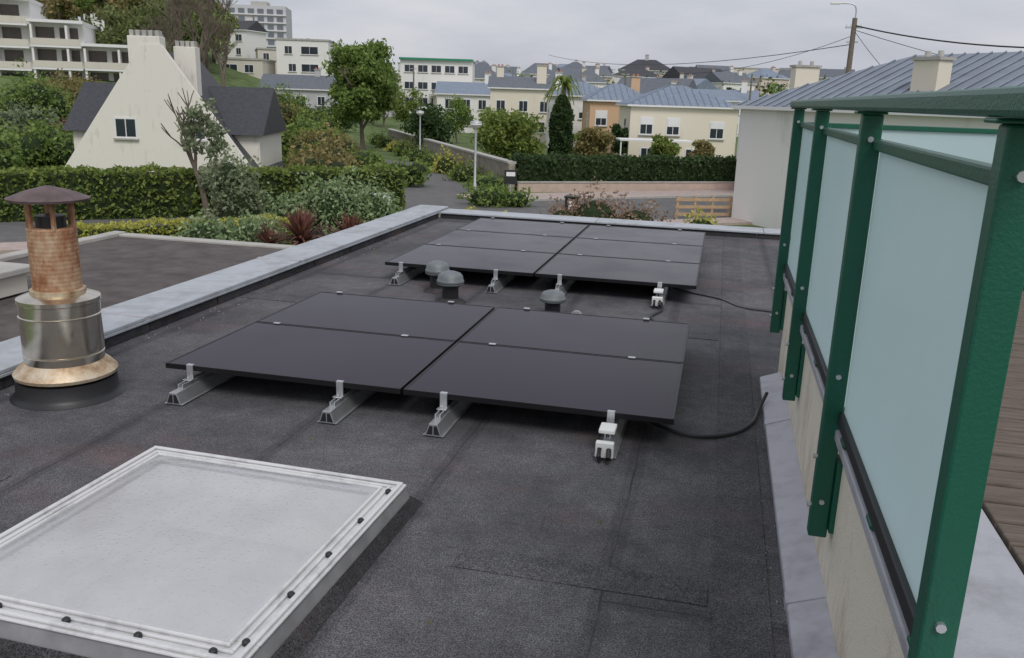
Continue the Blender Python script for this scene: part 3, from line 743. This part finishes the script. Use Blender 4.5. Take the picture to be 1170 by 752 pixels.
hedge('clipped_hedge',st(-22,0),st(15.2,0),1.6,1.95,HEDGE,.10,1.1)
hedge('clipped_hedge',(-12.2,51.6),(1.5,59.6),1.5,2.0,DARKG,.12,1.1)
hedge('yellow_hedge',st(1.0,9.3),st(8.2,9.0),1.0,1.0,YELLOW,.07,1.0)
def sp(s_,n_,z=0): x,y=st(s_,n_); return x,y,-3.5+z
x,y,_=sp(10.2,7.4); shrub('variegated_bush',[(x,y,-2.5,1.5,1.2,1.3),(x+1.2,y+.7,-2.6,1.3,1.0,1.1),(x-1.3,y-.8,-2.8,1.0,.9,.9)],VARIEG,1,.075)
x,y,_=sp(6.8,6.8); shrub('silver_bush',[(x,y,-2.4,1.1,1.0,1.5),(x-.3,y,-1.4,.7,.7,1.0)],GREYG,.9,.075)
shrub('small_green_bush',[(-14.6,25.5,-2.9,1.1,.9,.8),(-16.2,25.3,-2.9,1.0,.8,.75)],VARIEG,1,.075)
shrub('low_green_bush',[(-9.6,33.5,-3.1,1.0,.8,.6),(-8.5,34,-3.2,.8,.7,.5)],YELLOW,.8,.08)
shrub('flowering_bush',[(-11.5,43,-3.1,1.3,1,.7),(-10.2,43.5,-3.2,1.1,.9,.6)],BRIGHT,.7,.1)
shrub('dry_bush',[(-4.6,33.5,-2.7,1.4,.9,1.25),(-3.1,34.2,-2.9,1.2,.8,1.0),(-5.8,33.0,-2.9,.9,.8,1.0)],DRY,.55,.07)
shrub('yellow_green_bush',[(-.6,35.5,-3.1,.9,.6,.8)],YELLOW,.6,.07)
tree('young_tree',-21.2,33.0,-3.5,5.0,1.05,GREYG,1500,.10,depth=3,trunkh=.42)
def spiky(x,y,z,h,r,n):
    o=Obj('red_cordyline',(x,y,z)); o.part('stem',BARK).lathe(0,0,[(.12,0),(.1,h*.35)],8); o.part('blades',RUST)
    for k in range(n):
        a=random.uniform(0,6.28); e=random.uniform(-.25,1.35); L=r*random.uniform(.8,1.1)
        d=Vector((math.cos(a)*math.cos(e),math.sin(a)*math.cos(e),math.sin(e))); s_=Vector((-math.sin(a),math.cos(a),0))*.045
        p=Vector((0,0,h*.35)); m_=p+d*L*.55; t_=p+d*L+Vector((0,0,-.18*L*math.cos(e)))
        o.add([p-s_*.6,m_-s_,t_,m_+s_,p+s_*.6],[(0,1,2,3,4)])
    o.done()
spiky(-12.6,24.7,-3.5,2.4,1.2,230); spiky(-11.2,25.3,-3.5,2.2,1.1,200); spiky(-13.9,25.0,-3.5,1.5,.85,130)
spec=[('garden_shrub',-19.5,42.5,1.6,1.3,BRIGHT),('garden_shrub',-21.5,46,2.2,2.0,OLIVE),('garden_shrub',-19,50,1.7,1.6,BRIGHT),
('orange_shrub',-23.5,50,2.4,2.6,OLIVE),('garden_shrub',-26,53,2.3,2.0,HEDGE),('orange_shrub',-27.5,58,2.2,3.0,OLIVE),('garden_shrub',-24.5,57,1.6,1.7,BRIGHT),
('garden_shrub',-31,62,2.6,2.8,HEDGE),('garden_shrub',-34,70,2.4,2.4,BRIGHT),('garden_shrub',-37,66,2.5,3.2,BRIGHT),('garden_shrub',-38.5,78,3,2.8,BRIGHT),('garden_shrub',-43,86,3.4,3.2,HEDGE),
('garden_shrub',-47,84,3.5,3.8,OLIVE),('garden_shrub',-52,96,4,4.2,BRIGHT),('garden_shrub',-47,100,3.5,3.2,DARKG),('garden_shrub',-43,72,3,3.0,OLIVE),
('garden_shrub',-41,47,3,3.2,BRIGHT),('garden_shrub',-44,50,3,2.4,RUST),('garden_shrub',-48,46,3.2,4.2,HEDGE),('garden_shrub',-39.5,41,2.0,3.0,BRIGHT),('garden_shrub',-52,55,3.4,3.6,GREYG),('garden_shrub',-50,62,3,3.0,RUST),('garden_shrub',-58,64,3.5,5.2,BRIGHT),('garden_shrub',-62,74,3.4,4,OLIVE),('garden_shrub',-68,82,3.5,3.5,OLIVE),('garden_shrub',-57,74,3,3,YELLOW)]
for nme,x,y,r_,h_,m_ in spec:
    z=gz(x,y)
    bl=[(x,y,z+h_*.45,r_*.8,r_*.7,h_*.55)]
    for q in range(5):
        a=random.uniform(0,6.28); s_=random.uniform(.35,.55)
        bl.append((x+r_*.7*math.cos(a),y+r_*.5*math.sin(a),z+h_*random.uniform(.25,.65),r_*s_,r_*s_,h_*s_*.8))
    shrub(nme,bl,m_,.55,.14)
for k in range(9):
    t=k/8; x=-13.2+(-22.3)*t; y=50.5+38*t
    shrub('verge_plant',[(x-.3,y,-3.2,1.2,1.0,.7+.3*(k%3)),(x-.9,y+1.6,-3.3,1.0,1.0,.5)],[BRIGHT,HEDGE,YELLOW,HEDGE][k%4],.6,.11)
o=Obj('stone_wall'); 
p0,p1=Vector((-12.1,50.8)),Vector((-35.5,90.9)); d=(p1-p0).normalized(); n_=Vector((-d.y,d.x))
o.part('masonry',STONE)
Lw=(p1-p0).length; k=0
while k*3<Lw:
    a=p0+d*(k*3); c_=p0+d*min(Lw,k*3+2.98); w_=.2
    o.add([(a.x-n_.x*w_,a.y-n_.y*w_,-3.6),(c_.x-n_.x*w_,c_.y-n_.y*w_,-3.6),(c_.x+n_.x*w_,c_.y+n_.y*w_,-3.6),(a.x+n_.x*w_,a.y+n_.y*w_,-3.6)]+[(q.x+s_*n_.x*w_,q.y+s_*n_.y*w_,-1.9) for q,s_ in ((a,-1),(c_,-1),(c_,1),(a,1))],[(4,5,6,7),(0,1,5,4),(1,2,6,5),(2,3,7,6),(3,0,4,7)]); k+=1
o.part('coping',CONC); a,c_,w_=p0,p1,.27
o.add([(q.x+s_*n_.x*w_,q.y+s_*n_.y*w_,z) for z in (-1.898,-1.78) for q,s_ in ((a,-1),(c_,-1),(c_,1),(a,1))],[(0,3,2,1),(4,5,6,7),(0,1,5,4),(1,2,6,5),(2,3,7,6),(3,0,4,7)])
o.done()
tree('garden_tree',-15.5,64,-3.5,4.4,2.7,HEDGE,9000,.15,trunkh=.2,nc=50)
tree('garden_tree',-25.5,75,-3.5,4.2,2.3,DARKG,6000,.16,trunkh=.2,nc=40)
tree('garden_tree',-9.5,66,-3.5,3.4,1.6,OLIVE,3600,.13,trunkh=.2,nc=30)
tree('broadleaf_tree',-33.6,79,-3.5,10.4,3.5,BRIGHT,34000,.19,depth=4,trunkh=.28,nc=110,cs=(.2,.34),crown=(.60,.44))
o=Obj('cypress_tree',(-12.0,66,-3.5)); o.part('trunk',BARK).lathe(0,0,[(.15,0),(.08,2)],8)
P=[]
for k in range(8000):
    z=random.uniform(.1,5.7); rr=.85*min(1,(5.8-z)/1.6)**.6*min(1,.5+z/2); a=random.uniform(0,6.28); q=rr*(1-.35*random.random()**2)*(1+.1*math.sin(a*5+z*3))
    P.append((q*math.cos(a),q*math.sin(a),z))
o.part('foliage',DARKG).leaves(P,.11); o.part('core',CORE).lathe(0,0,[(.35,.3),(.55,2),(.5,4),(.1,5.3)],10); o.done()
# palm
o=Obj('palm_tree',(-17.2,95.2,-3.5)); o.part('trunk',BARK,0,True).lathe(0,0,[(.26,0),(.2,3),(.24,6.9)],10); o.part('fronds',HEDGE)
for k in range(75):
    a=random.uniform(0,6.28); e=random.uniform(-.2,1.15); d=Vector((math.cos(a)*math.cos(e),math.sin(a)*math.cos(e),math.sin(e))); s_=Vector((-math.sin(a),math.cos(a),0))*.16
    pr=Vector((0,0,6.9))
    for q in range(4):
        nx_=pr+(d*.6+Vector((0,0,-.12*q*q))) ; wd=s_*(1-q*.2)
        o.add([pr-wd,nx_-wd*.75,nx_+wd*.75,pr+wd],[(0,1,2,3)]); pr=nx_
o.done()
for x,y,h,r_,m_ in ((-4.5,68.5,2.4,1.2,HEDGE),(-8.8,78,3.0,1.2,DARKG),(-11,74,2.6,1.4,BRIGHT),(-1.5,70,2.2,1.0,OLIVE),(-24,92,4,2,HEDGE),(-30,98,4.5,2.2,BRIGHT),(-40,108,6,2.5,HEDGE),(-47,118,6,2.8,OLIVE)):
    tree('garden_tree',x,y,gz(x,y),h+.6,r_,m_,3000,.14,depth=2,trunkh=.2,nc=30)
hill=[]
for k in range(46):
    b_=random.uniform(-43,-31.3); dist=random.uniform(135,215)
    hill.append((dist*math.sin(math.radians(b_)),dist*math.cos(math.radians(b_))))
o=Obj('hillside_woodland')
for i,(x,y) in enumerate(hill):
    z=gz(x,y); h=random.uniform(8,12); r_=random.uniform(3.5,5.5)
    mat_=random.choice(['a','b','c','c'])
    o.part('foliage_'+mat_,{'a':BRIGHT,'b':OLIVE,'c':HILLG}[mat_])
    P=[]
    for q in range(22):
        dd=Vector((random.gauss(0,1),random.gauss(0,1),random.gauss(0,1))).normalized()*random.uniform(.3,.95)
        s_=random.uniform(.2,.34)*r_; P.append(blob(100,x+dd.x*r_,y+dd.y*r_,z+h*.6+dd.z*h*.35,s_,s_,s_*.8,.8,.25))
    o.leaves(np.concatenate(P),.30)
    o.part('trunks',BARK).tube([(x,y,z-1),(x,y,z+h*.6)],.3,.15,6)
o.done()
random.seed(11)
for x,y,h in ((-65,101,15),(-69,107,17),(-62.5,103,13),(-75,112,16),(-67,96,12)):
    tree('bare_tree',x,y,gz(x,y)-.5,h,3,BARK,0,.1,bare=True,depth=6,trunkh=.27)
o=Obj('distant_trees')
for k in range(110):
    y=random.uniform(140,340); x=random.uniform(-.42,.15)*y; z=gz(x,y); r_=random.uniform(1.8,3.6)
    m_=random.choice(['a','b','c'])
    o.part('foliage_'+m_,{'a':BRIGHT,'b':DARKG,'c':HILLG}[m_]).leaves(blob(380,x,y,z+r_*.9,r_*1.2,r_,r_,.8,.35),.36)
o.done()

# ------------------------------------------------------------ street furniture
def lamp(x,y,h,z=-3.5):
    o=Obj('street_lamp',(x,y,z))
    o.part('pole',GALV,0,True).lathe(0,0,[(.1,0),(.1,.7),(.07,.75),(.055,h)],12)
    o.part('lantern',WHITEP,0,True).lathe(0,0,[(.08,h),(.2,h+.08),(.33,h+.2),(.3,h+.3)],18)
    o.part('lamp_cap',GALV,0,True).lathe(0,0,[(.34,h+.301),(.3,h+.36),(.05,h+.42)],18)
    o.done()
lamp(-13.3,47.0,3.7); lamp(-24.8,70.5,3.7)
o=Obj('utility_cabinet',(-14.6,36.2,-3.5),math.radians(30)); o.part('body',CABM,.03).box(-.45,.45,-.2,.2,.08,1.1); o.part('plinth',CONC).box(-.48,.48,-.23,.23,0,.079); o.part('doors',WHITEP,.01).box(-.42,-.02,-.225,-.201,.15,1.02).box(.02,.42,-.225,-.201,.15,1.02); o.done()
o=Obj('information_sign',(-11.4,47.6,-3.5),math.radians(20)); o.part('post',GALV).lathe(0,0,[(.03,0),(.03,1.2)],8); o.part('board',BLACKP,.01).box(-.35,.35,-.03,.03,.7,1.5); o.part('label',WHITEP).box(-.25,.25,-.035,-.031,1.15,1.38); o.done()
o=Obj('litter_bin',(-6.6,40,-3.5)); o.part('body',BLACKP,.03).box(-.3,.3,-.3,.3,.1,1.0); o.part('lid',BLACKP,.02).box(-.34,.34,-.34,.34,1.001,1.08); o.part('label',WHITEP).box(-.12,.12,-.305,-.301,.6,.85); o.done()
o=Obj('wooden_fence',(-1.9,42.5,-3.5),math.radians(25))
o.part('posts',TANW)
for k in range(6): o.box(k*.9-.05,k*.9+.05,-.05,.05,0,1.1)
o.part('rails',TANW).box(-.1,4.6,-.08,-.052,.85,1.0).box(-.1,4.6,-.08,-.052,.5,.65).box(-.1,4.6,-.08,-.052,.15,.3); o.done()
o=Obj('roadside_wall',(-11.6,50.3,-3.5),math.radians(32)); o.part('wall',M('pink_render',(.55,.42,.36),.9,0,.1)).box(0,17,-.1,.1,0,.55); o.part('coping',CONC).box(0,17,-.14,.14,.551,.62); o.done()
o=Obj('white_carport',(-8.5,73,-3.5),math.radians(14)); o.part('roof',WFRAME).box(0,6,-1.5,1.5,2.3,2.42); o.part('posts',WFRAME)
for k in (0.1,3,5.9): o.box(k-.05,k+.05,-1.4,-1.3,0,2.3)
o.done()
PX,PY=8.4,70
o=Obj('utility_pole',(PX,PY,-3.5)); zt=12.2
o.part('pole',WOODP,0,True).lathe(0,0,[(.24,0),(.17,zt-.5)],12)
o.part('crossarms',GALV).box(-.6,.6,-.05,.05,zt-1.2,zt-1.1).box(-.4,.4,-.05,.05,zt-2.2,zt-2.1)
o.part('insulators',WHITEP,0,True)
for k in (-.5,-.2,.2,.5): o.lathe(k,0,[(.05,zt-1.099),(.07,zt-1.02),(.04,zt-.9)],8)
o.part('lamp_arm',GALV,0,True).tube(smooth([(0,0,zt-.8),(0,0,zt+.1),(-.3,0,zt+.45),(-1.2,0,zt+.5)]),.05)
o.part('lamp_head',WHITEP,.03).box(-1.8,-1.1,-.14,.14,zt+.42,zt+.57)
o.done()
def wire(a,b,sag,r):
    o=Obj('overhead_wire').part('overhead_wire',BLACKP); P=[]
    for k in range(17):
        t=k/16; P.append((a[0]+(b[0]-a[0])*t,a[1]+(b[1]-a[1])*t,a[2]+(b[2]-a[2])*t-sag*4*t*(1-t)))
    o.tube(P,r,None,5); o.done()
wire((PX,PY,7.7),(24,55,5.8),.8,.05); wire((PX,PY,7.4),(45,110,5),1.0,.025); wire((PX,PY,7.0),(-6,88,4.6),.8,.02); wire((PX,PY,6.4),(-30,150,9),1.5,.03); wire((PX,PY,7.4),(11.5,66,3.4),.2,.02)
for x,y in ((-14,125),(3,130),(-45,125)):
    z=gz(x,y); o=Obj('utility_pole',(x,y,z)); o.part('pole',WOODP).lathe(0,0,[(.16,0),(.1,8.6)],8); o.part('arm',GALV).box(-.5,.5,-.04,.04,8.2,8.3); o.done()

# ------------------------------------------------------------ world & sun
w=bpy.data.worlds.new('World'); scene.world=w; w.use_nodes=True; t=w.node_tree
bg=t.nodes['Background']; bg.inputs[1].default_value=.11
sky=t.nodes.new('ShaderNodeTexSky'); sky.sky_type='NISHITA'; sky.sun_disc=False
sky.sun_elevation=math.radians(50); sky.sun_rotation=math.radians(150); sky.dust_density=4
tc=t.nodes.new('ShaderNodeTexCoord'); mp=t.nodes.new('ShaderNodeMapping'); mp.inputs['Scale'].default_value=(1,1,4)
t.links.new(tc.outputs['Generated'],mp.inputs[0])
n=noise(t,mp.outputs[0],2.2,7,.58)
cl=ramp(t,n,[(.3,(4.3,4.5,5.2)),(.5,(5.6,5.75,6.3)),(.72,(7.0,7.05,7.3))])
c=mixc(t,.88,sky.outputs[0],cl); t.links.new(c,bg.inputs[0])
L=bpy.data.lights.new('sun','SUN'); L.energy=1.5; L.angle=math.radians(22); L.color=(1,.97,.93)
so=bpy.data.objects.new('sun',L); COL.objects.link(so)
az=math.radians(150); el=math.radians(50)
dv=Vector((math.sin(az)*math.cos(el),math.cos(az)*math.cos(el),math.sin(el)))
so.rotation_euler=dv.to_track_quat('Z','Y').to_euler()
scene.view_settings.view_transform='Standard'; scene.view_settings.look='None'; scene.view_settings.exposure=0
